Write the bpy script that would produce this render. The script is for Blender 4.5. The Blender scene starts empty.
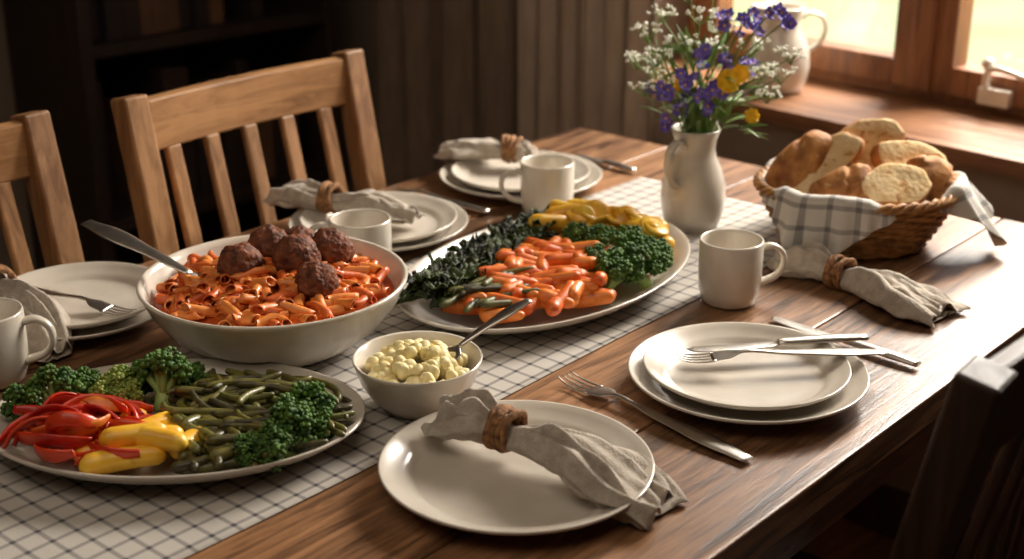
import bpy, bmesh, math, random
from mathutils import Vector, Matrix, noise, Euler
R=random.Random(11)
rad=math.radians
TZ=.752
def U(a,b): return R.uniform(a,b)
def S(r,g,b):
    f=lambda c:(c/255/12.92) if c/255<=.04045 else ((c/255+.055)/1.055)**2.4
    return (f(r),f(g),f(b),1)
# ---------------------------------------------------------------- materials
def nodes(name):
    m=bpy.data.materials.new(name); m.use_nodes=True
    nt=m.node_tree; return m,nt,nt.nodes['Principled BSDF'],nt.nodes,nt.links
def pmat(name,c1,c2=None,scale=20,rough=.5,bump=0,bscale=None,metal=0,sss=0,coat=0,stretch=(1,1,1),sheen=0,spec=.5,lo=.35,hi=.65,island=0,char=None,chs=60,chp=.62):
    m,nt,p,N,L=nodes(name)
    tc=N.new('ShaderNodeTexCoord'); mp=N.new('ShaderNodeMapping'); mp.inputs['Scale'].default_value=stretch
    L.new(tc.outputs['Object'],mp.inputs['Vector'])
    nz=N.new('ShaderNodeTexNoise'); nz.inputs['Scale'].default_value=scale; nz.inputs['Detail'].default_value=5
    L.new(mp.outputs[0],nz.inputs['Vector'])
    cr=N.new('ShaderNodeValToRGB'); cr.color_ramp.elements[0].position=lo; cr.color_ramp.elements[1].position=hi
    cr.color_ramp.elements[0].color=c1; cr.color_ramp.elements[1].color=c2 or c1
    src=nz.outputs['Fac']
    if island:
        geo=N.new('ShaderNodeNewGeometry'); a=N.new('ShaderNodeMath'); a.operation='MULTIPLY_ADD'; a.inputs[1].default_value=island
        L.new(geo.outputs['Random Per Island'],a.inputs[0]); L.new(src,a.inputs[2])
        a2=N.new('ShaderNodeMath'); a2.operation='SUBTRACT'; a2.inputs[1].default_value=island/2; L.new(a.outputs[0],a2.inputs[0]); src=a2.outputs[0]
    L.new(src,cr.inputs[0]); col=cr.outputs[0]
    if char:   # roasted / toasted patches
        n3=N.new('ShaderNodeTexNoise'); n3.inputs['Scale'].default_value=chs; n3.inputs['Detail'].default_value=3; L.new(mp.outputs[0],n3.inputs['Vector'])
        r3=N.new('ShaderNodeValToRGB'); r3.color_ramp.elements[0].position=chp; r3.color_ramp.elements[1].position=chp+.12
        L.new(n3.outputs['Fac'],r3.inputs[0])
        mx=N.new('ShaderNodeMixRGB'); L.new(r3.outputs[0],mx.inputs[0]); L.new(col,mx.inputs[1]); mx.inputs[2].default_value=char; col=mx.outputs[0]
    L.new(col,p.inputs['Base Color'])
    p.inputs['Roughness'].default_value=rough; p.inputs['Metallic'].default_value=metal
    p.inputs['Specular IOR Level'].default_value=spec
    if sss:
        p.inputs['Subsurface Weight'].default_value=sss; p.inputs['Subsurface Radius'].default_value=(.01,.005,.003); p.inputs['Subsurface Scale'].default_value=1
    if coat: p.inputs['Coat Weight'].default_value=coat; p.inputs['Coat Roughness'].default_value=.12
    if sheen: p.inputs['Sheen Weight'].default_value=sheen
    if bump:
        n2=N.new('ShaderNodeTexNoise'); n2.inputs['Scale'].default_value=bscale or scale*2; n2.inputs['Detail'].default_value=4
        L.new(mp.outputs[0],n2.inputs['Vector'])
        b=N.new('ShaderNodeBump'); b.inputs['Strength'].default_value=bump; b.inputs['Distance'].default_value=.002
        L.new(n2.outputs['Fac'],b.inputs['Height']); L.new(b.outputs[0],p.inputs['Normal'])
    return m
def wood(name,dark,light,rough=.4,axis=0,scale=7,island=.35,bump=.35):
    m,nt,p,N,L=nodes(name)
    tc=N.new('ShaderNodeTexCoord'); mp=N.new('ShaderNodeMapping')
    sc=[1,1,1]
    for i in range(3): sc[i]=.9 if i==axis else 11
    mp.inputs['Scale'].default_value=sc
    geo=N.new('ShaderNodeNewGeometry'); 
    off=N.new('ShaderNodeVectorMath'); off.operation='MULTIPLY_ADD'
    cb=N.new('ShaderNodeCombineXYZ')
    for i in range(3): L.new(geo.outputs['Random Per Island'],cb.inputs[i])
    L.new(cb.outputs[0],off.inputs[0]); off.inputs[1].default_value=(7,5,3); L.new(tc.outputs['Object'],off.inputs[2])
    L.new(off.outputs[0],mp.inputs['Vector'])
    nz=N.new('ShaderNodeTexNoise'); nz.inputs['Scale'].default_value=scale; nz.inputs['Detail'].default_value=8; nz.inputs['Roughness'].default_value=.68; nz.inputs['Distortion'].default_value=.8
    L.new(mp.outputs[0],nz.inputs['Vector'])
    n3=N.new('ShaderNodeTexNoise'); n3.inputs['Scale'].default_value=3; n3.inputs['Detail'].default_value=3
    L.new(off.outputs[0],n3.inputs['Vector'])
    mx=N.new('ShaderNodeMath'); mx.operation='MULTIPLY_ADD'; mx.inputs[1].default_value=.4; L.new(n3.outputs['Fac'],mx.inputs[0]); L.new(nz.outputs['Fac'],mx.inputs[2])
    cr=N.new('ShaderNodeValToRGB'); cr.color_ramp.elements[0].position=.53; cr.color_ramp.elements[1].position=.83
    cr.color_ramp.elements[0].color=dark; cr.color_ramp.elements[1].color=light
    L.new(mx.outputs[0],cr.inputs[0])
    hs=N.new('ShaderNodeHueSaturation'); ma=N.new('ShaderNodeMath'); ma.operation='MULTIPLY_ADD'; ma.inputs[1].default_value=island*2; ma.inputs[2].default_value=1-island
    L.new(geo.outputs['Random Per Island'],ma.inputs[0]); L.new(ma.outputs[0],hs.inputs['Value']); L.new(cr.outputs[0],hs.inputs['Color'])
    L.new(hs.outputs[0],p.inputs['Base Color'])
    rr=N.new('ShaderNodeMath'); rr.operation='MULTIPLY_ADD'; rr.inputs[1].default_value=.35; rr.inputs[2].default_value=rough-.17
    L.new(nz.outputs['Fac'],rr.inputs[0]); L.new(rr.outputs[0],p.inputs['Roughness'])
    b=N.new('ShaderNodeBump'); b.inputs['Strength'].default_value=bump; b.inputs['Distance'].default_value=.002
    L.new(nz.outputs['Fac'],b.inputs['Height']); L.new(b.outputs[0],p.inputs['Normal'])
    return m
def checks(name,base,line,cell,w,uv=False,rough=.9,k_=.6):
    m,nt,p,N,L=nodes(name)
    tc=N.new('ShaderNodeTexCoord'); sp=N.new('ShaderNodeSeparateXYZ')
    L.new(tc.outputs['UV' if uv else 'Object'],sp.inputs[0])
    outs=[]
    for i in (0,1):
        d=N.new('ShaderNodeMath'); d.operation='DIVIDE'; d.inputs[1].default_value=cell; L.new(sp.outputs[i],d.inputs[0])
        f=N.new('ShaderNodeMath'); f.operation='FRACT'; L.new(d.outputs[0],f.inputs[0])
        c=N.new('ShaderNodeMath'); c.operation='LESS_THAN'; c.inputs[1].default_value=w; L.new(f.outputs[0],c.inputs[0]); outs.append(c)
    a=N.new('ShaderNodeMath'); a.operation='ADD'; L.new(outs[0].outputs[0],a.inputs[0]); L.new(outs[1].outputs[0],a.inputs[1])
    k=N.new('ShaderNodeMath'); k.operation='MULTIPLY'; k.inputs[1].default_value=k_; k.use_clamp=True; L.new(a.outputs[0],k.inputs[0])
    mx=N.new('ShaderNodeMixRGB'); mx.inputs[1].default_value=base; mx.inputs[2].default_value=line
    L.new(k.outputs[0],mx.inputs[0]); L.new(mx.outputs[0],p.inputs['Base Color'])
    p.inputs['Roughness'].default_value=rough
    nz=N.new('ShaderNodeTexNoise'); nz.inputs['Scale'].default_value=500; L.new(tc.outputs['Object'],nz.inputs['Vector'])
    b=N.new('ShaderNodeBump'); b.inputs['Strength'].default_value=.5; b.inputs['Distance'].default_value=.001
    L.new(nz.outputs['Fac'],b.inputs['Height']); L.new(b.outputs[0],p.inputs['Normal'])
    return m
M_cer=pmat('stoneware',S(220,211,197),S(208,198,183),30,.2,.05,60,coat=.4)
M_plat=pmat('plate_glaze',S(210,201,188),S(196,186,172),14,.22,.05,50,coat=.4)
M_steel=pmat('steel',S(214,207,197),S(195,188,180),60,.3,metal=1)
M_linen=pmat('linen',S(190,178,163),S(166,153,138),90,.95,.7,420,sheen=.3)
M_twine=pmat('twine',S(164,118,74),S(104,68,42),160,.85,.9,300)
M_table=wood('table_wood',S(58,37,25),S(158,114,78),.36,0,7,.18)
M_oak=wood('oak',S(122,82,48),S(180,132,86),.5,2,5,.12)
M_oakx=wood('oak_rail',S(122,82,48),S(180,132,86),.5,0,5,.12)
M_dark=wood('dark_and_shaded_wood',S(44,28,20),S(72,46,32),.5,2,5,.15)  # dark trim wood; also chair wood with shade put into its colour
M_win=wood('window_wood',S(104,64,38),S(150,100,62),.45,2,5,.1)
M_sill=wood('sill_wood',S(96,62,40),S(142,98,66),.4,1,5,.1)
M_case=wood('bookcase_wood',S(38,27,20),S(56,41,31),.6,2,5,.1)
M_floor=wood('floor_wood',S(84,56,36),S(140,98,66),.45,0,4,.25)
M_wall=pmat('wall_plaster',S(142,126,110),S(128,112,97),3,.95,.3,60)
M_walld=pmat('wall_plaster_dark',S(140,123,107),S(126,110,96),3,.95,.3,60)
M_ceil=pmat('ceiling_plaster',S(190,180,166),S(180,170,156),3,.95)
M_run=checks('runner_cloth',S(188,181,172),S(66,64,69),.0245,.19,k_=.52)
M_bcloth=checks('basket_cloth_check',S(208,202,193),S(120,116,116),.03,.22,True)
M_black=pmat('dark_gap',S(20,14,10),None,10,.9)
# ---------------------------------------------------------------- geometry
class B:
    def __init__(s): s.v=[];s.f=[];s.m=[];s.uv=[];s.s=[]
    def add(s,g,mat=0,M=None,smooth=True):
        o=len(s.v); vs=g[0]
        s.v+= [M@Vector(p) for p in vs] if M is not None else [Vector(p) for p in vs]
        s.uv+= list(g[2]) if len(g)>2 and g[2] else [(0,0)]*len(vs)
        s.f+=[tuple(i+o for i in f) for f in g[1]]
        s.m+= list(mat) if isinstance(mat,(list,tuple)) else [mat]*len(g[1])
        s.s+=[smooth]*len(g[1])
    def obj(s,name,mats,loc=(0,0,0),rz=0,bevel=0,solid=0,parent=None):
        me=bpy.data.meshes.new(name); me.from_pydata([tuple(v) for v in s.v],[],s.f)
        for m in mats: me.materials.append(m)
        me.polygons.foreach_set('material_index',s.m); me.polygons.foreach_set('use_smooth',s.s)
        ul=me.uv_layers.new(name='UVMap')
        li=[0]*len(me.loops); me.loops.foreach_get('vertex_index',li)
        fl=[]
        for i in li: fl+=[s.uv[i][0],s.uv[i][1]]
        ul.data.foreach_set('uv',fl)
        me.update()
        o=bpy.data.objects.new(name,me); bpy.context.scene.collection.objects.link(o)
        o.location=loc; o.rotation_euler=(0,0,rz)
        if solid:
            k=o.modifiers.new('s','SOLIDIFY'); k.thickness=solid; k.offset=0
        if bevel:
            k=o.modifiers.new('b','BEVEL'); k.width=bevel; k.segments=2; k.limit_method='ANGLE'
        if parent:
            o.parent=parent; o.location=(0,0,0); o.rotation_euler=(0,0,0)
        return o
def box(x0,x1,y0,y1,z0,z1):
    v=[(x0,y0,z0),(x1,y0,z0),(x1,y1,z0),(x0,y1,z0),(x0,y0,z1),(x1,y0,z1),(x1,y1,z1),(x0,y1,z1)]
    return v,[(0,3,2,1),(4,5,6,7),(0,1,5,4),(1,2,6,5),(2,3,7,6),(3,0,4,7)]
def lathe(prof,seg=72,sx=1,sy=1):
    v=[];f=[]
    n=len(prof)
    for i in range(seg):
        a=2*math.pi*i/seg
        for r,z in prof:
            r=max(r,1e-4); v.append((r*math.cos(a)*sx,r*math.sin(a)*sy,z))
    for i in range(seg):
        j=(i+1)%seg
        for k in range(n-1): f.append((i*n+k,j*n+k,j*n+k+1,i*n+k+1))
    return v,f
def cat(pts,n=6):
    P=[Vector(p) for p in pts]; P=[P[0]*2-P[1]]+P+[P[-1]*2-P[-2]]; out=[]
    for i in range(1,len(P)-2):
        for k in range(n):
            t=k/n; a,b,c,d=P[i-1],P[i],P[i+1],P[i+2]
            out.append(.5*((2*b)+(c-a)*t+(2*a-5*b+4*c-d)*t*t+(3*b-a-3*c+d)*t**3))
    out.append(P[-2]); return out
def lerpr(rs,n):
    rs=[r if isinstance(r,tuple) else (r,r) for r in rs]; out=[]
    for i in range(n):
        t=i/(n-1)*(len(rs)-1); k=min(int(t),len(rs)-2); f=t-k; f=f*f*(3-2*f)
        out.append((rs[k][0]*(1-f)+rs[k+1][0]*f, rs[k][1]*(1-f)+rs[k+1][1]*f))
    return out
def sweep(pts,rs,seg=8,up=(0,0,1),closed=False,rect=False,hollow=0):
    P=[Vector(p) for p in pts]; n=len(P); rr=lerpr(rs if isinstance(rs,list) else [rs,rs],n)
    up=Vector(up); v=[];f=[]
    if rect: seg=4
    for i in range(n):
        if closed: T=P[(i+1)%n]-P[i-1]
        else: T=P[min(i+1,n-1)]-P[max(i-1,0)]
        T.normalize(); sd=T.cross(up)
        if sd.length<1e-3: sd=T.cross(Vector((.3,1,.1)))
        sd.normalize(); nn=sd.cross(T)
        a,b=rr[i]
        for k in range(seg):
            if rect: c,s_=[(1,1),(-1,1),(-1,-1),(1,-1)][k]
            else: c,s_=math.cos(2*math.pi*k/seg),math.sin(2*math.pi*k/seg)
            v.append(P[i]+sd*c*a+nn*s_*b)
    m=n if closed else n-1
    for i in range(m):
        j=(i+1)%n
        for k in range(seg):
            l=(k+1)%seg; f.append((i*seg+k,i*seg+l,j*seg+l,j*seg+k))
    if not closed and not hollow:
        f.append(tuple(range(seg-1,-1,-1))); f.append(tuple((n-1)*seg+k for k in range(seg)))
    return v,f
_ico={}
def ico(s):
    if s not in _ico:
        bm=bmesh.new(); bmesh.ops.create_icosphere(bm,subdivisions=s,radius=1)
        _ico[s]=([v.co.copy() for v in bm.verts],[tuple(v.index for v in f.verts) for f in bm.faces]); bm.free()
    return _ico[s]
def blob(s,r,amp=.1,fr=1.5,sc=(1,1,1)):
    v,f=ico(s); o=Vector((U(0,50),U(0,50),U(0,50)))
    return [Vector((p.x*sc[0],p.y*sc[1],p.z*sc[2]))*r*(1+amp*noise.noise(p*fr+o)*2) for p in v],f
def grid(nu,nv,fn,closeu=False):
    v=[];uv=[];f=[]
    for i in range(nu):
        for j in range(nv):
            p,q=fn(i/(nu-1) if not closeu else i/nu, j/(nv-1)); v.append(p); uv.append(q)
    for i in range(nu if closeu else nu-1):
        a=(i+1)%nu
        for j in range(nv-1): f.append((i*nv+j,a*nv+j,a*nv+j+1,i*nv+j+1))
    return v,f,uv
def TRS(loc,rot=(0,0,0),sc=1):
    return Matrix.Translation(loc)@Euler(rot).to_matrix().to_4x4()@Matrix.Scale(sc,4)
A_T=rad(49); A_W=rad(44)
# ---------------------------------------------------------------- table
b=B(); x0,x1=-.05,1.968; ys=[.555,.745,.935,1.135,1.345,1.55]
for i in range(5): b.add(box(x0,x1,ys[i]+.0009,ys[i+1]-.0009,.712,.75),0,smooth=False)
b.add(box(x0+.05,x1-.05,.60,1.50,.70,.7119),1,smooth=False)
for y in (.61,1.47): b.add(box(x0+.1,x1-.1,y,y+.025,.61,.70),0,smooth=False)
for x in (x0+.1,x1-.125): b.add(box(x,x+.025,.635,1.47,.61,.70),0,smooth=False)
for x in (x0+.07,x1-.15):
    for y in (.585,1.44):
        b.add(box(x,x+.08,y,y+.08,.0,.70),0,smooth=False)
b.obj('dining_table',[M_table,M_black],rz=A_T,bevel=.0025)
b=B()
def rf(u,v):
    x=.02+u*1.76; y=.90+v*.375+.004*math.sin(x*6)
    return (x,y,.7503+.0012+.0008*math.sin(x*23+v*5)*(1 if 0.02<v<.98 else 0)),(x,y)
b.add(grid(160,24,rf)); b.obj('table_runner',[M_run],rz=A_T,solid=.0008)
# ---------------------------------------------------------------- tableware
def plate(name,R_,loc):
    p=[(0,.0012),(.55*R_,.0012),(.58*R_,0),(.62*R_,0),(.64*R_,.003),(.8*R_,.008),(.93*R_,.0145),(.99*R_,.019),(R_,.0212),(.994*R_,.0226),(.98*R_,.0222),(.93*R_,.0185),(.84*R_,.0135),(.795*R_,.0118),(.765*R_,.0085),(.73*R_,.0068),(.6*R_,.006),(0,.006)]
    b=B(); b.add(lathe(p,96)); return b.obj(name,[M_plat],loc)
plate('dinner_plate',.131,(.004,1.178,TZ))
plate('dinner_plate',.130,(.256,1.387,TZ)); plate('salad_plate',.112,(.255,1.390,TZ+.0062))
plate('dinner_plate',.128,(-.19,1.895,TZ)); plate('salad_plate',.112,(-.19,1.897,TZ+.0062))
plate('dinner_plate',.129,(.014,2.13,TZ)); plate('salad_plate',.110,(.014,2.13,TZ+.0062))
plate('dinner_plate',.122,(-.530,1.590,TZ)); plate('salad_plate',.108,(-.532,1.597,TZ+.0062))
def platter(name,a,bb,loc,rz):
    p=[(0,.001),(.6,.001),(.64,0),(.68,.002),(.8,.008),(.92,.018),(.99,.027),(1,.0295),(.992,.031),(.978,.0305),(.92,.024),(.87,.018),(.82,.011),(.74,.0075),(.6,.006),(0,.006)]
    b=B(); b.add(lathe(p,120,a,bb)); return b.obj(name,[M_plat],loc,rz)
platter('oval_serving_platter',.244,.156,(.048,1.69,TZ),rad(54))
platter('oval_serving_platter',.19,.133,(-.337,1.262,TZ),rad(0))
b=B(); b.add(lathe([(0,.002),(.066,.002),(.068,0),(.074,0),(.077,.004),(.1,.016),(.124,.036),(.142,.06),(.151,.080),(.1535,.0845),(.1525,.087),(.149,.0865),(.145,.08),(.136,.06),(.118,.038),(.094,.021),(.06,.011),(0,.009)],110))
b.obj('serving_bowl',[M_cer],(-.273,1.50,TZ))
b=B(); b.add(lathe([(0,.001),(.030,.001),(.032,0),(.036,0),(.038,.004),(.05,.015),(.061,.033),(.067,.052),(.0685,.056),(.0675,.0575),(.065,.056),(.060,.042),(.05,.022),(.035,.010),(0,.007)],80))
b.obj('small_bowl',[M_cer],(-.099,1.341,TZ))
def mug(loc,rz):
    b=B(); b.add(lathe([(0,.001),(.029,.001),(.031,0),(.034,.003),(.0385,.018),(.0400,.045),(.0400,.080),(.0392,.0825),(.0375,.0825),(.0365,.080),(.036,.045),(.0335,.016),(.026,.007),(0,.006)],64))
    b.add(sweep(cat([(.037,0,.068),(.053,0,.071),(.0665,0,.061),(.068,0,.044),(.058,0,.030),(.036,0,.022)],6),[(.0045,.007),(.004,.0062),(.004,.0062),(.0045,.008)],12,up=(0,1,0)))
    return b.obj('coffee_mug',[M_cer],loc,rz)
mug((.273,1.640,TZ),rad(8)); mug((.052,1.985,TZ),rad(190)); mug((-.197,1.722,TZ),rad(175)); mug((-.572,1.405,TZ),rad(5))
def jug(name,sc,loc,rz,hs=1.0):
    b=B(); g=lathe([(0,.002),(.032,.002),(.034,0),(.038,.002),(.044,.02),(.0475,.045),(.0465,.068),(.040,.092),(.032,.108),(.0295,.12),(.031,.134),(.0355,.149),(.0345,.151),(.0325,.149),(.028,.133),(.0265,.12),(.029,.108),(.037,.09),(.043,.065),(.044,.04),(.03,.01),(0,.008)],72)
    vs=[]
    for v in g[0]:
        x,y,z=v
        if z>.125:   # pouring lip on -x side
            k=(z-.125)/.025; an=math.atan2(y,-x); w=math.exp(-(an/.38)**2)
            x-=.014*k*w; z+=.003*k*w
        vs.append((x,y,z))
    b.add((vs,g[1]))
    b.add(sweep(cat([(.028,0,.128),(.043,0,.138),(.063,0,.130),(.069,0,.106),(.060,0,.082),(.041,0,.070)],6),[(.0045,.008),(.004,.007),(.004,.0065),(.005,.008)],12,up=(0,1,0)))
    o=b.obj(name,[M_cer],loc,rz); o.scale=(sc,sc,sc*hs); return o
jug('flower_vase_jug',.98,(.261,1.93,TZ),rad(229))
cw,sw=math.cos(A_W),math.sin(A_W)
def W(x,y,z): return (x*cw-y*sw,x*sw+y*cw,z)
jug('milk_jug',1.28,(.512,2.668,.7805),rad(5),.84)
# ---------------------------------------------------------------- cutlery
def lay(o,p0,p1):
    d=Vector(p1)-Vector(p0); o.rotation_mode='QUATERNION'
    d.normalize(); sd=Vector((0,0,1)).cross(d).normalized(); n=d.cross(sd)
    o.rotation_quaternion=Matrix((d,sd,n)).transposed().to_quaternion(); o.location=p0
def fork(p0,p1,k=1.0):
    L=(Vector(p1)-Vector(p0)).length; b=B()
    b.add(sweep(cat([(0,0,.002),(.25*L,0,.004),(.5*L,0,.006),(.66*L,0,.009),(.75*L,0,.006),(.84*L,0,.003)],6),[(.007*k,.0014),(.0105*k,.0018),(.0072*k,.0018),(.004,.0018),(.0034,.0018),(.0115*k,.0011),(.0122*k,.001)],12))
    for y in (-.0104,-.0035,.0035,.0104):
        y*=k; b.add(sweep(cat([(.82*L,y,.0032),(.88*L,y,.002),(.95*L,y*.95,.003),(L,y*.85,.0065)],4),[(.0018,.001),(.0017,.001),(.0009,.0007)],8))
    o=b.obj('dinner_fork',[M_steel]); lay(o,p0,p1); return o
def knife(p0,p1):
    L=(Vector(p1)-Vector(p0)).length; b=B()
    b.add(sweep(cat([(0,0,.004),(.2*L,0,.005),(.45*L,0,.005),(.5*L,0,.005)],6),[(.007,.003),(.009,.004),(.0075,.0035),(.005,.003)],12))
    b.add(sweep(cat([(.49*L,0,.004),(.56*L,0.001,.003),(.8*L,.001,.0025),(.95*L,-.002,.002),(L,-.005,.002)],6),[(.005,.002),(.009,.0009),(.0098,.0008),(.0085,.0008),(.001,.0006)],10))
    o=b.obj('table_knife',[M_steel]); lay(o,p0,p1); return o
def spoon(name,p0,p1,k=1.0):
    L=(Vector(p1)-Vector(p0)).length; b=B()
    b.add(sweep(cat([(0,0,0),(.2*L,0,.002),(.5*L,0,.002),(.72*L,0,0)],6),[(.007*k,.0015),(.0115*k,.0022),(.007*k,.002),(.004*k,.002)],12))
    b.add(sweep(cat([(.71*L,0,0),(.78*L,0,-.003),(.87*L,0,-.006),(.95*L,0,-.004),(L,0,0)],6),[(.004*k,.002),(.017*k,.0012),(.021*k,.0012),(.017*k,.0012),(.004*k,.001)],12))
    o=b.obj(name,[M_steel]); lay(o,p0,p1); return o
T0=.7525
fork((.232,1.215,T0),(.058,1.405,T0),1.15)
fork((.412,1.412,TZ+.0285),(.180,1.395,TZ+.0275)); knife((.400,1.452,TZ+.0275),(.195,1.420,TZ+.0265))
knife((.457,1.436,T0),(.315,1.578,T0))
fork((-.045,2.004,T0),(-.19,2.105,T0)); knife((-.035,1.984,T0),(-.18,2.083,T0))
fork((-.66,1.635,TZ+.028),(-.455,1.553,TZ+.014))
knife((.20,2.20,T0),(.11,2.30,T0))
spoon('serving_spoon',(-.500,1.558,TZ+.132),(-.315,1.47,TZ+.075),1.4)
spoon('teaspoon',(.019,1.398,TZ+.098),(-.085,1.335,TZ+.05),.8)
# ---------------------------------------------------------------- napkins
def napkin(loc,ang,L2,W2,L1,W1,droop=0,seed=1,puff=1.0):
    rr=random.Random(seed); b=B(); r0=.015
    for side,L,Wd in ((1,L2,W2),(-1,L1,W1)):
        for ly in range(3):
            ph=rr.uniform(0,6); ph2=rr.uniform(0,6); kk=1-.16*ly; cx=rr.uniform(-.25,.25)
            folds=[(rr.uniform(-.8,.8),rr.uniform(.12,.26),rr.uniform(.5,1)) for _ in range(5)]
            def fn(u,v):
                t=v; a=2*math.pi*u; ca,sa=math.cos(a),math.sin(a)
                sw_=.5-.5*math.cos(math.pi*min(1,t*1.35))
                Wt=(r0+(Wd-r0)*sw_)*kk*(1-.25*max(0,t-.75)/.25)
                H=(.0085+(.0035+.006*(puff-1))*math.sin(math.pi*min(1,t*1.2))+.001*t)*(1-.5*t**4)*(1-.12*ly)
                x=L*t*(1+.04*math.sin(2*a+ph)+.012*math.sin(5*a+ph2))*(1-.05*ly)
                pl=0
                for fc,fw,fh in folds:
                    pl+=fh*math.exp(-((ca-fc-.25*math.sin(t*3+ph))/fw)**2)
                pl=(pl-.6)*(.002+.010*puff*math.sin(math.pi*min(1,t*1.1)*.5+.001)*(1-.4*t))*max(0,sa)**.7
                yy=Wt*ca*(1+.07*math.sin(t*6+ph))+.016*t*cx*2+.006*t*math.sin(t*5+ph2)
                z=H*(1+sa)+pl+.001+.006*puff*noise.noise(Vector((t*5+ph,ca*2.5,ly)))*min(1,t*3)
                z=max(z,.0007*(3-ly))-droop*max(0,t-.5)**1.3*(1 if side>0 else 0)
                return (side*(x-.004),yy,z),(x,yy)
            b.add(grid(80,30,fn,True),0)
    for i in range(5):
        x=-.0095+i*.0048; pts=[]; tl=rr.uniform(-.004,.004)
        for q in range(36):
            a=2*math.pi*q/36; pts.append((x+tl*math.sin(a)+.0012*math.sin(3*a+i),(.0200+.0012*math.sin(2*a+i))*math.cos(a),.0175+.0195*math.sin(a)+.001*math.sin(i*2)))
        b.add(sweep(pts,.0029,7,up=(1,0,0),closed=True),1)
    o=b.obj('linen_napkin',[M_linen,M_twine],loc,ang,solid=0.0007); return o
napkin((-.006,1.212,TZ+.020),rad(-36),.178,.045,.085,.036,.05,12,1.5)
napkin((.424,1.69,T0),rad(-48),.160,.052,.11,.032,0,3,1.4)
napkin((-.262,1.93,TZ+.026),rad(155),.105,.038,.14,.036,0,4,1.2)
napkin((.0,2.185,TZ+.027),rad(163),.125,.038,.045,.024,0,5,1.2)
napkin((-.625,1.585,TZ+.026),rad(-50),.17,.036,.06,.03,.06,6)
# ---------------------------------------------------------------- pasta & meatballs
M_pasta=pmat('pasta_sauce',S(234,142,66),S(210,96,36),60,.4,.2,200,coat=.15,island=.5,char=S(176,64,20),chs=70,chp=.62)
M_sauce=pmat('tomato_sauce',S(172,70,26),S(196,92,36),60,.4,.8,120,coat=.1)
M_meat=pmat('meatball',S(136,78,48),S(78,40,25),90,.65,1.0,220,coat=.03,spec=.3)
b=B()
def mound(x,y,r,h): 
    q=(x*x+y*y)/(r*r); return h*max(0,1-q)
g=grid(60,16,lambda u,v:((.137*v*math.cos(6.2832*u),.137*v*math.sin(6.2832*u),.064+mound(.137*v,0,.137,.022)),(0,0)),True)
b.add(([Vector(p)+Vector((0,0,.004*noise.noise(Vector(p)*60))) for p in g[0]],g[1]),1)
def penne(L,c,sl):
    # short tube, both ends cut on the slant, bore open
    v=[];f=[];n=8;sg=18
    for rr_,inner in ((.0058,0),(.0043,1)):
        o=len(v)
        for i in range(n):
            t=i/(n-1)-.5
            for k in range(sg):
                a=6.2832*k/sg
                r=rr_*(1+(.03*(1 if k%2 else -1) if not inner else 0))
                v.append((L*t+sl*math.cos(a),r*math.cos(a)+c*(1-4*t*t),r*math.sin(a)))
        for i in range(n-1):
            for k in range(sg):
                l=(k+1)%sg; q=(o+i*sg+k,o+i*sg+l,o+(i+1)*sg+l,o+(i+1)*sg+k); f.append(q if not inner else q[::-1])
    for i in (0,n-1):
        for k in range(sg):
            l=(k+1)%sg; f.append((i*sg+k,i*sg+l,n*sg+i*sg+l,n*sg+i*sg+k))
    return v,f
for i in range(290):
    r=.130*math.sqrt(U(0,1)); a=U(0,6.283); x,y=r*math.cos(a),r*math.sin(a)
    z=.067+mound(x,y,.137,.024)+U(0,.008)
    b.add(penne(U(.028,.040),U(-.004,.004),.0035),0,TRS((x*.92,y*.92,z),(U(0,6.28),U(-.3,.3),U(0,6.28))))
b.obj('pasta_in_tomato_sauce',[M_pasta,M_sauce],(-.273,1.50,TZ))
b=B()
for x,y,z,r in ((-.036,-.004,.100,.0265),(-.012,.050,.102,.0265),(.024,.012,.104,.0275),(.054,-.042,.094,.0245),(.060,.048,.100,.0265),(.020,.078,.096,.023)):
    vs,f=ico(5); o=Vector((U(0,50),U(0,50),U(0,50)))
    b.add(([p*(r*(1+.12*noise.noise(p*2.2+o))+.0016*noise.noise(p*7+o)+.0012*noise.noise(p*16+o)) for p in vs],f),0,Matrix.Translation((x,y,z)))
b.obj('meatballs',[M_meat],(-.273,1.50,TZ))
# ---------------------------------------------------------------- potato pieces
M_gn=pmat('potato',S(240,226,172),S(228,206,138),50,.5,.4,150)
b=B()
for i in range(125):
    r=.052*math.sqrt(U(0,1)); a=U(0,6.283); x,y=r*math.cos(a),r*math.sin(a)
    vs,f=blob(3,U(.0060,.0080),.1,1.4,(1.15,.95,.9))
    vs=[Vector((math.copysign(abs(p.x/.01)**.8*.01,p.x),math.copysign(abs(p.y/.01)**.8*.01,p.y),math.copysign(abs(p.z/.01)**.8*.01,p.z))) for p in vs]
    b.add((vs,f),0,TRS((x,y,.038+mound(x,y,.056,.020)+U(-.004,.004)),(U(0,3),U(0,3),U(0,6))))
b.obj('potato_pieces',[M_gn],(-.099,1.341,TZ))
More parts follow.
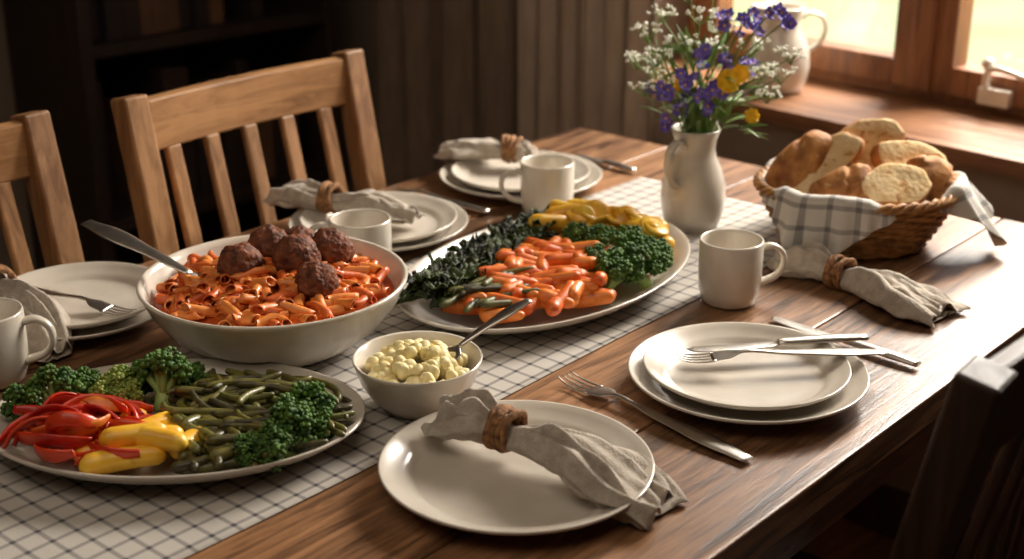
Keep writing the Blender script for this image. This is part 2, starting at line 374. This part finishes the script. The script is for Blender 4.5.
# ---------------------------------------------------------------- broccoli
M_br=pmat('broccoli_crown',S(94,132,46),S(44,80,26),90,.6,.8,500,char=S(70,72,26),chs=40,chp=.6)
M_brl=pmat('broccoli_light',S(164,178,88),S(116,142,56),90,.6,.8,500)
M_st=pmat('broccoli_stem',S(166,188,108),S(132,160,78),40,.5)
def floret(seed):
    rr=random.Random(seed); b=B()
    lumps=[]
    for i in range(10):
        z=1-(i+.5)/10*1.0; a=i*2.39996+seed; s=math.sqrt(max(0,1-z*z)); d=Vector((s*math.cos(a),s*math.sin(a),z))
        lumps.append((d*.0190*rr.uniform(.8,1.25),rr.uniform(.0072,.0108),d))
    v1,f1=ico(1)
    for c,r,d in lumps:
        b.add(([p*r*.84+c for p in v1],f1),0)
        for k in range(20):
            zz=1-(k+.5)/20*1.5; a=k*2.39996+rr.uniform(0,1); s=math.sqrt(max(0,1-zz*zz)); q=Vector((s*math.cos(a),s*math.sin(a),zz))
            q=d.to_track_quat('Z','Y')@q
            rb=rr.uniform(.0022,.0036)
            b.add(([p*rb+c+q*r*.92 for p in v1],f1),0)
        b.add(sweep([(0,0,-.024),c*.35+Vector((0,0,-.012)),c*.9],[.005,.0036,.0036],7),1)
    b.add(sweep([(0,0,-.034),(0,0,-.024),(0,0,-.010)],[.0090,.0078,.0066],10),1)
    return b
FL=[floret(s) for s in (1,2,3,4)]
def florets(name,items,crown=M_br,loc=(0,0,TZ),tilt=.8):
    b=B()
    for it in items:
        x,y,z,sc=it[:4]; rx=it[4] if len(it)>4 else U(.1,.9)
        F=R.choice(FL); M=TRS((x,y,z),(rx,U(-tilt,tilt),U(-.3,.3)),sc)
        b.add((F.v,F.f),F.m,M)
    return b.obj(name,[crown,M_st],loc)
florets('broccoli_florets',[(-.465,1.292,.040,1.0,-.5),(-.492,1.270,.034,.8),(-.442,1.315,.032,.8),(-.358,1.312,.048,1.1,-.7),(-.332,1.325,.034,.8),(-.385,1.335,.032,.75),(-.2,1.250,.038,.95),(-.216,1.215,.040,.95),(-.225,1.185,.034,.85),(-.248,1.180,.03,.7),(-.190,1.228,.034,.7)])
florets('pale_broccoli_florets',[(-.402,1.308,.038,.85,-.4),(-.412,1.285,.032,.75,-.4),(-.39,1.285,.034,.7),(-.30,1.285,.030,.6)],M_brl)
florets('broccoli_florets',[(.124,1.620,.044,1.0,-.3),(.15,1.640,.044,1.0),(.178,1.675,.042,.95),(.146,1.685,.05,1.0,-.6),(.108,1.655,.046,.8,-.5),(.112,1.716,.048,1.0,-.2),(.152,1.722,.046,.85),(.188,1.705,.038,.8),(.05,1.800,.036,.8,-.5),(.032,1.782,.038,.7),(.085,1.745,.045,.8)])
# ---------------------------------------------------------------- carrots, peppers, beans, squash
M_car=pmat('carrot',S(236,134,48),S(218,98,28),35,.42,.25,150,coat=.15,island=.4,char=S(150,62,18),chs=55,chp=.62)
M_yel=pmat('yellow_squash',S(248,200,64),S(236,170,40),30,.4,.2,80,coat=.2,island=.2,char=S(190,120,30),chs=45,chp=.66)
M_red=pmat('red_pepper',S(216,66,28),S(180,34,16),30,.34,.2,80,coat=.25,island=.5,char=S(120,24,14),chs=45,chp=.64)
M_bean=pmat('green_bean',S(118,112,50),S(74,68,32),60,.42,.4,120,coat=.15,island=.4,char=S(52,40,22),chs=50,chp=.56)
M_asp=pmat('charred_stalks',S(104,104,48),S(56,50,26),60,.45,.4,120,island=.4)
M_kale=pmat('charred_kale',S(62,74,28),S(22,25,12),90,.6,.6,150,island=.3,spec=.3)
b=B()
def stick(b,x,y,z,L,r0,r1,yaw,pitch=0,mat=0,bend=.1,seg=10):
    c=U(-bend,bend)*L; n=11; pts=[]
    for i in range(n):
        t=-math.cos(math.pi*i/(n-1))*.5
        pts.append(Vector((L*t,c*(1-4*t*t),0)))
    v=[];f=[]
    for i in range(n):
        t=-math.cos(math.pi*i/(n-1)); rr_=(r0+(r1-r0)*(t+1)/2)
        e=min((1-abs(t))*L/2/(rr_*1.1),1); r=rr_*math.sqrt(max(.02,1-(1-e)**2))
        for k in range(seg):
            a=6.2832*k/seg; v.append(pts[i]+Vector((0,r*math.cos(a),r*math.sin(a))))
    for i in range(n-1):
        for k in range(seg):
            l=(k+1)%seg; f.append((i*seg+k,i*seg+l,(i+1)*seg+l,(i+1)*seg+k))
    f.append(tuple(range(seg-1,-1,-1))); f.append(tuple((n-1)*seg+k for k in range(seg)))
    b.add((v,f),mat,TRS((x,y,z),(0,pitch,yaw)))
n=0
while n<96:
    x=U(-.095,.125); y=U(1.50,1.71)
    dx,dy=x-.048,y-1.69; al=dx*.588+dy*.809; pe=dx*.809-dy*.588
    if not(-.185<al<.06 and -.02<pe<.115) or (al/.2)**2+(pe/.118)**2>1: continue
    if x>.1 and y<1.66 and x+y*.2>.43: continue
    q=1-(al/.24)**2-(pe/.15)**2
    stick(b,x,y,.017+.030*q+U(0,.012),U(.036,.066),U(.008,.0112),U(.0045,.009),U(-.5,.35)+R.choice((0,0,0,1.2)),U(-.25,.25),0,.08,12); n+=1
b.obj('roasted_carrots',[M_car],(0,0,TZ))
b=B()
for i in range(44):
    t=U(0,1); x=.055+t*.14+U(-.01,.01); y=1.795+.035*math.sin(t*3.1)-.05*t*t+U(-.024,.02)
    dx,dy=x-.048,y-1.69; al=dx*.588+dy*.809; pe=dx*.809-dy*.588
    if (al/.225)**2+(pe/.135)**2>1: continue
    stick(b,x,y,.030+U(0,.030),U(.045,.07),.013,.011,U(-.6,.3),U(-.3,.3),0)
for i in range(22):
    t=i/21; x=.065+t*.125; y=1.80+.02*math.sin(t*3)-.05*t+U(-.014,.014)
    b.add(lathe([(0,-.003),(.015,-.003),(.0175,-.001),(.0175,.001),(.015,.003),(0,.003)],20),0,TRS((x,y,.054+U(0,.012)),(U(-.8,.8),U(-.5,.5),0)))
b.obj('yellow_squash_slices',[M_yel],(0,0,TZ))
b=B()
for i in range(180):
    t=U(0,1); x=-.098+t*.125+U(-.026,.028); y=1.555+t*.25+U(-.022,.02)
    dx,dy=x-.048,y-1.69; al=dx*.588+dy*.809; pe=dx*.809-dy*.588
    if (al/.225)**2+(pe/.135)**2>1: continue
    L=U(.045,.085); wd=U(.005,.0095); o=U(0,50); cv=U(-.4,.4); cy=U(-.9,.9)
    def lf(u,v):
        s=(u-.5); w=wd*math.sin(math.pi*min(1,u*.95+.04))**.5; e=abs(v-.5)*2
        return (L*s,(v-.5)*2*w+cy*L*(s*s-.1)+.003*math.sin(u*14+o),.004*noise.noise(Vector((u*6+o,v*2,0)))+.0035*e*math.sin(u*26+(3 if v>.5 else 0)+o)-.004*(1-e)+cv*.06*s*s),(0,0)
    b.add(grid(22,6,lf),0,TRS((x,y,.028+.02*(1-abs(pe)/.15)+U(0,.016)),(U(-.5,.5),U(-.3,.3),U(.1,1.9))))
b.obj('charred_kale',[M_kale],(0,0,TZ),solid=.001)
b=B()
for i in range(14):
    stick(b,-.045+U(-.03,.06),1.535+U(-.01,.06),.040+U(0,.014),U(.07,.105),.0046,.003,U(.35,1.0),U(-.15,.15),0,.12)
b.obj('grilled_asparagus',[M_asp],(0,0,TZ))
b=B()
for i in range(44):
    x=-.422+U(-.045,.052); y=1.215+U(-.034,.040)
    L=U(.050,.080); c=U(.010,.026)*R.choice((1,1,-1))
    pts=[(-L/2,0,0),(-L*.3,c*.7,.003),(0,c,.006),(L*.3,c*.7,.003),(L/2,0,0)]
    q=1-((x+.42)/.075)**2-((y-1.215)/.055)**2
    b.add(sweep(cat(pts,4),[(.0018,.0045),(.0022,.0076),(.0025,.0080),(.0022,.0076),(.0016,.0045)],10),0 if U(0,1)<.82 else 1,TRS((x,y,.018+.024*max(0,q)+U(0,.008)),(U(-1.1,1.1),U(-.2,.2),U(-1.2,1.2))))
b.obj('red_pepper_strips',[M_red,M_car],(0,0,TZ))
b=B()
for x,y,z,yaw,L in ((-.365,1.165,.028,.35,.08),(-.345,1.20,.036,.2,.06),(-.335,1.185,.04,-.3,.06),(-.355,1.222,.034,.9,.06),(-.33,1.225,.03,-.5,.05),(-.36,1.19,.042,.4,.065),(-.385,1.18,.026,.1,.06),(-.31,1.20,.03,1.1,.05),(-.375,1.238,.03,1.3,.05)):
    stick(b,x,y,z,L,.0125,.0095,yaw,0,0,.14,18)
b.obj('yellow_pepper_wedges',[M_yel],(0,0,TZ))
b=B()
for i in range(125):
    x=-.265+U(-.065,.085); y=1.275+U(-.06,.055)
    dx,dy=x+.337,y-1.262
    if (dx/.155)**2+(dy/.100)**2>1: continue
    q=1-((x+.26)/.1)**2-((y-1.27)/.08)**2
    fat=U(0,1)<.15
    stick(b,x,y,.016+.024*max(0,q)+U(0,.012),U(.055,.095) if not fat else U(.03,.045),.0040 if not fat else .0075,.0033 if not fat else .006,U(-.7,.1) if U(0,1)<.6 else U(-1.3,1.3),U(-.15,.15),0 if U(0,1)<.75 else 1,.2,8)
for i in range(26):
    x=-.285+U(-.03,.04); y=1.190+U(-.03,.045)
    stick(b,x,y,.022+U(0,.018),U(.035,.06),.0068,.005,U(-1.4,-.5) if i%2 else U(.3,1.2),U(-.15,.15),0,.1,8)
b.obj('green_beans',[M_bean,M_asp],(0,0,TZ))
# ---------------------------------------------------------------- bread basket
M_wick=pmat('wicker',S(190,138,78),S(128,84,44),60,.6,.5,200)
M_crumb=pmat('bread_crumb',S(242,214,164),S(218,174,114),45,.9,1.0,160,lo=.4,hi=.75,char=S(186,128,70),chs=90,chp=.6)
M_crust=pmat('bread_crust',S(198,136,72),S(140,82,38),40,.7,.9,110,char=S(226,190,138),chs=50,chp=.62)
BC=(.482,1.868,TZ)
b=B()
def br(z): 
    t=z/.08; return .092+.045*t**.8
rows=15
for k in range(rows):
    z=.004+k*.0052; pts=[]
    for q in range(120):
        a=2*math.pi*q/120; r=br(z)+.0030*math.sin(15*a+math.pi*k)
        pts.append((r*math.cos(a),r*math.sin(a)*.83,z))
    b.add(sweep(pts,[(.0026,.0029)]*2,6,closed=True))
for q in range(30):
    a=2*math.pi*(q+.5)/30
    b.add(sweep([(br(z)*math.cos(a),br(z)*math.sin(a)*.83,z) for z in (.001,.02,.04,.06,.082)],.0024,6))
for k in range(3):
    pts=[]
    for q in range(160):
        a=2*math.pi*q/160; w=16*a+k*2.094
        r=br(.082)+.0045*math.cos(w); pts.append((r*math.cos(a),r*math.sin(a)*.83,.083+.0045*math.sin(w)))
    b.add(sweep(pts,.0036,6,closed=True))
b.add(lathe([(0,.002),(.085,.002),(.086,.005),(0,.005)],40,1,.83))
b.obj('bread_basket',[M_wick],BC)
b=B()
def cl(u,v):
    a=2*math.pi*u
    def pk(c,w): 
        d=(a-rad(c)+math.pi)%(2*math.pi)-math.pi; return math.exp(-(d/w)**2)
    A,C=pk(240,.50),pk(-14,.36)
    cover=min(1,A*2.2+C*2.2+pk(110,.9)*1.2+pk(190,.3)*.2)
    Lh=.002+.070*A+.078*C+.045*pk(110,.6)
    rip=(.0045*math.sin(13*a+1)+.003*math.sin(29*a))*(.3+.7*cover)
    rim=br(.083)
    hi=.088*cover+.076*(1-cover); xr=.012*cover-.010*(1-cover)
    if v<.4:
        t=v/.4; r=.03+(rim-.013-.03)*t**.5; z=.02+(hi-.02)*t**2; s=-.12*(1-t)
    elif v<.55:
        t=(v-.4)/.15; an=math.pi*(1-t); r=rim-.0+ .0125*math.cos(an)*cover-.012*(1-cover); z=hi+.010*math.sin(an)*cover; s=t*.03
    else:
        t=(v-.55)/.45; r=rim+xr+rip*t*1.6*cover+t*(.004+.050*C+.008*A)*cover; z=hi-Lh*t*(1 if cover>.2 else .3); s=.03+Lh*t
        z=max(z,.003)
    r+=rip*.3*min(1,v*2)
    return (r*math.cos(a),r*math.sin(a)*.83,z+.002*math.sin(9*a)*(1 if v>.3 else 0)),(a*.12,s)
b.add(grid(220,44,cl,True)); b.obj('basket_cloth',[M_bcloth],BC,solid=.001)
def slice_geo(a,bb,th,dome=.0):
    n=56
    rings=[(0,th/2),(.3,th/2),(.6,th/2+.0005),(.86,th/2),(.95,th*.47),(1.0,th*.30),(1.03,0),(1.0,-th*.3)]
    if dome: rings+=[(.96,-th*.3-dome*.25),(.88,-th*.3-dome*.5),(.75,-th*.3-dome*.72),(.6,-th*.3-dome*.85),(.4,-th*.3-dome*.95),(.2,-th*.3-dome),(0,-th*.3-dome)]
    else: rings+=[(.95,-th*.47),(.86,-th/2),(.45,-th/2),(0,-th/2)]
    v=[];f=[];m=[]; o=U(0,50)
    for s,z in rings:
        for q in range(n):
            t=2*math.pi*q/n; c,s_=math.cos(t),math.sin(t)
            e=1+.14*noise.noise(Vector((c*1.5+o,s_*1.5,0)))+.03*noise.noise(Vector((c*6+o,s_*6,z*20)))
            px=a*s*e*math.copysign(abs(c)**.85,c); py=bb*s*e*math.copysign(abs(s_)**.85,s_)*(1.06 if s_>0 else .92)
            zz=z+.003*noise.noise(Vector((px*40+o,py*40,z*40)))
            if dome and z<-th*.3: zz+= .0085*max(0,math.sin(px/a*6+py/bb*1.8))**4
            v.append((px,py,zz))
    for i in range(len(rings)-1):
        for q in range(n):
            l=(q+1)%n; f.append((i*n+q,i*n+l,(i+1)*n+l,(i+1)*n+q))
            m.append(0 if (i<4 or (not dome and i>=len(rings)-4)) else 1)
    return (v,f),m
b=B()
for x,y,z,a,bb,roll,tilt,yaw,th,dm,flip in (
  (-.082,.018,.106,.058,.030,56,60,-28,.020,.024,1),(-.050,.004,.104,.062,.030,50,58,-22,.026,0,0),(.018,.048,.124,.054,.032,24,62,0,.034,.014,0),
  (-.030,-.030,.086,.046,.029,30,50,-10,.024,.022,1),(.038,-.040,.088,.052,.031,4,45,8,.032,.012,0),(.074,.022,.106,.056,.031,-14,52,16,.028,.014,0),
  (.104,-.006,.092,.044,.029,-38,55,38,.026,.018,1),(-.01,.010,.080,.055,.033,40,35,-10,.03,.01,0),(.05,.068,.096,.05,.033,-10,68,10,.024,.012,0),(-.03,.058,.100,.05,.032,30,68,-10,.024,.012,0),(.0,.0,.05,.08,.06,0,0,0,.03,0,0)):
    g,m=slice_geo(a,bb,th,dm)
    M=Matrix.Translation((x,y,z))@Euler((0,0,rad(yaw))).to_matrix().to_4x4()@Euler((rad(tilt),0,0)).to_matrix().to_4x4()@Euler((0,0,rad(roll))).to_matrix().to_4x4()
    if flip: M=M@Euler((math.pi,0,0)).to_matrix().to_4x4()
    b.add(g,m,M)
b.obj('bread_slices',[M_crumb,M_crust],BC)
# ---------------------------------------------------------------- flowers
M_stem=pmat('flower_stem',S(118,146,66),S(82,110,42),40,.6)
M_pur=pmat('purple_petal',S(142,124,212),S(100,80,182),60,.6)
M_wht=pmat('white_petal',S(250,248,236),S(236,236,220),60,.7)
M_ylw=pmat('yellow_petal',S(255,214,50),S(246,184,24),60,.5)
b=B()
def petal(L,w):
    return grid(6,5,lambda u,v:((L*u,(v-.5)*2*w*math.sin(math.pi*(.12+.8*u)),L*.35*u*u-.3*w*(v-.5)**2*4),(0,0)))
def flower(b,p,n,L,w,mat,d):
    M0=Matrix.Translation(p)@d.to_track_quat('Z','Y').to_matrix().to_4x4()
    for k in range(n):
        b.add(petal(L,w),mat,M0@Euler((0,-.2,6.283*k/n)).to_matrix().to_4x4())
    b.add(blob(1,L*.22,.1),3,M0)
def stemto(p,r=.0011):
    base=Vector((U(-.01,.01),U(-.01,.01),.06)); neck=Vector((U(-.02,.02),U(-.02,.02),.145))
    mid=neck.lerp(p,.5)+Vector((U(-.008,.008),U(-.008,.008),.012))
    b.add(sweep(cat([base,neck,mid,p],5),r,5),0)
    return neck,mid
for x,z in ((-.054,.222),(-.009,.264),(.054,.312),(.078,.298),(.112,.305),(.0,.196),(.015,.218),(-.042,.178),(.09,.33),(-.02,.225),(.06,.30),(.0,.24),(-.06,.21),(.03,.31),(.07,.24),(-.015,.19),(.035,.255)):
    p=Vector((x,U(-.065,.0),z)); nk,md=stemto(p)
    d=(p-md).normalized()
    for k in range(4):
        q=p+Vector((U(-.011,.011),U(-.01,.01),U(-.017,.009))); flower(b,q,5,U(.0075,.011),.0046,1,(d+Vector((U(-1,1),U(-1.5,0),U(-.5,.5)))).normalized())
for x,z in ((-.084,.232),(-.07,.270),(-.05,.295),(-.014,.328),(-.035,.20),(.078,.253),(.106,.23),(.014,.26),(.092,.20),(.04,.275),(-.062,.25),(-.03,.265),(.06,.225),(-.075,.2),(.0,.30),(.125,.25),(.02,.335),(-.055,.215),(.09,.22)):
    p=Vector((x,U(-.05,.05),z)); nk,md=stemto(p,.0009)
    for k in range(15):
        q=p+Vector((U(-.021,.021),U(-.017,.017),U(.002,.016)))
        b.add(sweep([p-Vector((0,0,.010)),q],.0004,4),0)
        for j in range(4): b.add(blob(1,U(.0014,.0024),.1),2,Matrix.Translation(q+Vector((U(-.0035,.0035),U(-.0035,.0035),U(-.002,.002)))))
for x,y,z,L in ((.033,-.06,.228,.018),(.050,-.05,.236,.014),(.072,-.03,.172,.012),(.012,-.03,.205,.011),(-.03,-.03,.215,.009)):
    p=Vector((x,y,z)); stemto(p,.0013)
    for kk in range(2): flower(b,p+Vector((0,-.001*kk,.001*kk)),7,L*(1-.25*kk),L*.5,3,Vector((U(-.3,.3),-1,.35)).normalized())
for k in range(130):
    a=U(0,6.283); rr_=U(.005,.07); z=U(.145,.26); p=Vector((rr_*math.cos(a)+.008,rr_*math.sin(a)*.7,z))
    wl=U(.004,.008)
    b.add(grid(8,3,lambda u,v:((.045*u,(v-.5)*wl*math.sin(math.pi*(.05+.93*u)),.012*u*u*-1),(0,0))),0,TRS(p,(U(-1,1),U(-1.4,.2),a)))
for k in range(22):
    p=Vector((U(-.07,.1),U(-.04,.04),U(.17,.27))); stemto(p)
b.obj('wildflower_bouquet',[M_stem,M_pur,M_wht,M_ylw],(.261,1.93,TZ))
# ---------------------------------------------------------------- chairs
def chair(name,mats,s,w,rz,top=.95,post=.020):
    b=B(); hw=.205
    for sx in (-1,1):
        b.add(sweep(cat([(sx*(hw-.01),.03,0),(sx*(hw-.005),0,.25),(sx*hw,0,.46),(sx*hw,.025,.70),(sx*hw,.072,top)],5),[(post-.002,.018),(post,.02),(post,.019)],rect=True,up=(0,1,0)),0,smooth=False)
        b.add(box(sx*(hw-.005)-.02,sx*(hw-.005)+.02,-.40,-.36,0,.435),0,smooth=False)
        b.add(box(sx*(hw-.008)-.01,sx*(hw-.008)+.01,-.37,-.01,.37,.43),1,smooth=False)
        b.add(box(sx*(hw-.008)-.01,sx*(hw-.008)+.01,-.37,-.01,.17,.20),1,smooth=False)
    n=9
    def rail(z,h,yb,bow,th):
        pts=[(-hw+.018+ (2*hw-.036)*i/n, yb+bow*math.sin(math.pi*i/n),z) for i in range(n+1)]
        b.add(sweep(pts,[(th,h)]*2,rect=True),1,smooth=False)
    rail(top-.044,.038,.066,.014,.011)
    rail(.55,.022,.006,.012,.01)
    for i in range(5):
        x=-hw+.06+(2*hw-.12)*i/4
        bw=.014*math.sin(math.pi*(x+hw)/(2*hw))
        b.add(sweep([(x,.006+bw,.56),(x,.02+bw,.70),(x,.060+bw,top-.08)],[(.013,.006)]*2,rect=True,up=(0,1,0)),0,smooth=False)
    b.add(box(-hw-.02,hw+.02,-.42,-.022,.436,.46),1,smooth=False)
    b.add(box(-hw+.02,hw-.02,-.395,-.375,.37,.43),1,smooth=False)
    c,s_=math.cos(A_T),math.sin(A_T)
    return b.obj(name,mats,(s*c-w*s_,s*s_+w*c,0),A_T+rz,bevel=.004)
chair('dining_chair',[M_oak,M_oakx],1.295,1.582,rad(0))
chair('dining_chair',[M_oak,M_oakx],.750,1.590,rad(4))
M_shadex=wood('shaded_wood_rail',S(44,28,20),S(72,46,32),.5,0,5,.15)
chair('shaded_dining_chair',[M_dark,M_shadex],1.185,.455,rad(184),.955,.024)  # same wood as the other chairs, its shade painted in as darker colour
# ---------------------------------------------------------------- room (rotated frame: x toward window wall)
def room(name,g,mat,**k):
    b=B()
    for q in g: b.add(q,0,smooth=False)
    return b.obj(name,[mat],rz=A_W,**k)
XI,XO=2.13,2.48; Y0,Y1=-1.8,3.0; XB=-2.5
oy0,oy1,oz0,oz1=.55,1.90,.75,2.05
room('wall_window_side',[box(XI,XO,Y0,oy0,0,2.5),box(XI,XO,oy1,Y1,0,2.5),box(XI,XO,oy0,oy1,0,oz0),box(XI,XO,oy0,oy1,oz1,2.5)],M_wall)
room('wall_left',[box(XB,XO,Y1,Y1+.12,0,2.5)],M_walld)
room('wall_right',[box(XB,XO,Y0-.12,Y0,0,2.5)],M_walld)
room('wall_back',[box(XB-.12,XB,Y0-.12,Y1+.12,0,2.5)],M_walld)
room('ceiling',[box(XB-.12,XO,Y0-.12,Y1+.12,2.5,2.6)],M_ceil)
fb=[]; y=Y0
while y<Y1: fb.append(box(XB,XI,y,min(y+.138,Y1),-.04,0)); y+=.14
room('floor',fb,M_floor)
room('baseboard_window_side',[box(XI-.015,XI,Y0,Y1,0,.1)],M_dark)
room('baseboard_left',[box(XB,XI-.016,Y1-.015,Y1,0,.1)],M_dark)
room('window_sill',[box(2.095,2.129,oy0-.05,oy1+.05,.752,.78),box(2.129,2.40,oy0,oy1,.752,.78)],M_sill,bevel=.002)
g=[box(2.36,2.43,oy0,oy1,.78,.825),box(2.36,2.43,oy0,oy1,1.99,2.05),box(2.36,2.43,oy1-.05,oy1,.825,1.99),box(2.36,2.43,oy0,oy0+.05,.825,1.99)]
def cas(y0,y1):
    return [box(2.345,2.40,y0,y0+.05,.80,2.0),box(2.345,2.40,y1-.05,y1,.80,2.0),box(2.345,2.40,y0+.05,y1-.05,.80,.852),box(2.345,2.40,y0+.05,y1-.05,1.95,2.0)]
g2=cas(1.34,1.86)+cas(.76,1.315)+[box(2.335,2.36,1.305,1.35,.80,2.0)]
wb=B()
for q in g+g2: wb.add(q,0,smooth=False)
wo=wb.obj('window_1',[M_win],rz=A_W,bevel=.003)
m,nt,p,N,L=nodes('window_glass'); tr=N.new('ShaderNodeBsdfTransparent'); gl=N.new('ShaderNodeBsdfGlossy'); gl.inputs['Roughness'].default_value=.02
mx=N.new('ShaderNodeMixShader'); mx.inputs[0].default_value=.04; L.new(tr.outputs[0],mx.inputs[1]); L.new(gl.outputs[0],mx.inputs[2]); L.new(mx.outputs[0],N['Material Output'].inputs['Surface'])
gb=B(); gb.add(box(2.370,2.373,1.385,1.815,.848,1.955),0,smooth=False); gb.add(box(2.370,2.373,.805,1.27,.848,1.955),0,smooth=False)
gb.obj('glass_panes',[m],parent=wo)
b=B(); b.add(box(2.325,2.345,1.14,1.20,.800,.83),0,smooth=False)
b.add(sweep(cat([(2.335,1.19,.83),(2.33,1.188,.855),(2.325,1.17,.868),(2.32,1.12,.862),(2.318,1.07,.85),(2.318,1.05,.85)],5),[(.008,.008),(.006,.006),(.005,.005),(.007,.007)],10))
b.add(blob(3,.012,.02),0,Matrix.Translation((2.335,1.19,.872)))
b.obj('window_latch',[M_cer],bevel=.003,parent=wo)
# curtains
M_c1=pmat('curtain_cloth',S(194,176,156),S(178,160,142),60,.95,.4,300,stretch=(1,1,.2))
M_c2=pmat('curtain_cloth_shaded',S(146,126,106),S(130,110,92),60,.95,.4,300,stretch=(1,1,.2))  # same cloth as the lighter curtain, shade put into the colour
def curtain(y0,y1,n,amp,mat,x=2.045):
    b=B()
    def fn(u,v):
        y=y0+(y1-y0)*u; z=.03+2.33*v; k=1-.35*v
        return (x+k*amp*math.sin(u*n*6.283+.6*math.sin(u*9))+.006*math.sin(u*40+v*5),y+.008*math.sin(u*n*12.57)*k,z),(u,v)
    b.add(grid(220,20,fn)); b.obj('curtain',[mat],rz=A_W,solid=.002)
curtain(1.73,2.10,6,.022,M_c1); curtain(2.12,2.60,4,.018,M_c2,2.05)
b=B(); b.add(sweep([(2.05,1.2,2.4),(2.05,2.95,2.4)],.012,12))
b.obj('curtain_rod',[M_dark],rz=A_W)
# bookcase
b=B(); x0,x1,y0,y1=1.33,1.98,2.64,2.98
b.add(box(x0,x0+.03,y0,y1,.0,2.1),0,smooth=False); b.add(box(x1-.03,x1,y0,y1,0,2.1),0,smooth=False); b.add(box(x0+.03,x1-.03,y1-.015,y1,0,2.1),0,smooth=False)
for z in (.05,.42,.8,1.17,1.55,2.07): b.add(box(x0+.03,x1-.03,y0+.005,y1-.015,z,z+.028),0,smooth=False)
bc=b.obj('bookcase',[M_case],rz=A_W,bevel=.003)
M_bk=pmat('book_covers',S(60,40,32),S(44,36,34),8,.7); M_bk2=pmat('book_covers_tan',S(120,86,60),S(98,70,50),8,.7)
b=B()
for z in (.448,.828,1.198):
    x=x0+.04
    while x<x1-.1:
        w=U(.02,.045); h=U(.2,.31)
        b.add(box(x,x+w,y0+.03+U(0,.03),y1-.06,z,z+h),R.choice((0,0,1)),smooth=False); x+=w+.002
        if U(0,1)<.12: x+=.08
b.obj('books',[M_bk,M_bk2],bevel=.002,parent=bc)
# garden
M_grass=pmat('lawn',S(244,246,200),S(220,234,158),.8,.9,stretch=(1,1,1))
b=B(); b.add(grid(2,2,lambda u,v:((2.6+u*40,-25+v*50,-.25),(u,v)))); b.obj('garden_lawn',[M_grass],rz=A_W)
# ---------------------------------------------------------------- lights
w=bpy.data.worlds.new('w'); bpy.context.scene.world=w; w.use_nodes=True
w.node_tree.nodes['Background'].inputs[0].default_value=(.92,.95,1,1); w.node_tree.nodes['Background'].inputs[1].default_value=1.0
def light(kind,name,loc,tgt,e,col,**k):
    l=bpy.data.lights.new(name,kind); l.energy=e; l.color=col
    for a,v in k.items(): setattr(l,a,v)
    o=bpy.data.objects.new(name,l); bpy.context.scene.collection.objects.link(o); o.location=loc
    o.rotation_euler=(Vector(tgt)-Vector(loc)).to_track_quat('-Z','Y').to_euler(); return o
el=rad(58); light('SUN','sun',W(6,1.3,9),Vector(W(6,1.3,9))+Vector((-cw*math.cos(el),-sw*math.cos(el),-math.sin(el))),1.9,(1,.92,.79),angle=rad(10))
light('AREA','window_daylight',W(3.5,1.2,2.35),W(.9,1.2,.75),290,(1,.92,.81),shape='RECTANGLE',size=1.7,size_y=1.0)
light('AREA','ceiling_fill',W(.3,1.1,2.45),W(.6,1.5,.75),16,(1,.86,.71),shape='SQUARE',size=1.8)  # added soft fill for the room, no actual lamp hangs here
# ---------------------------------------------------------------- camera
c=bpy.data.cameras.new('cam'); co=bpy.data.objects.new('camera',c); bpy.context.scene.collection.objects.link(co)
co.location=(0,0,1.41); co.rotation_euler=(rad(69),0,0); c.lens=36*1400/1024; c.sensor_width=36; c.clip_start=.01
c.dof.use_dof=True; c.dof.focus_distance=1.50; c.dof.aperture_fstop=4.0
sc=bpy.context.scene; sc.camera=co
sc.view_settings.view_transform='Standard'; sc.view_settings.look='None'; sc.view_settings.exposure=0
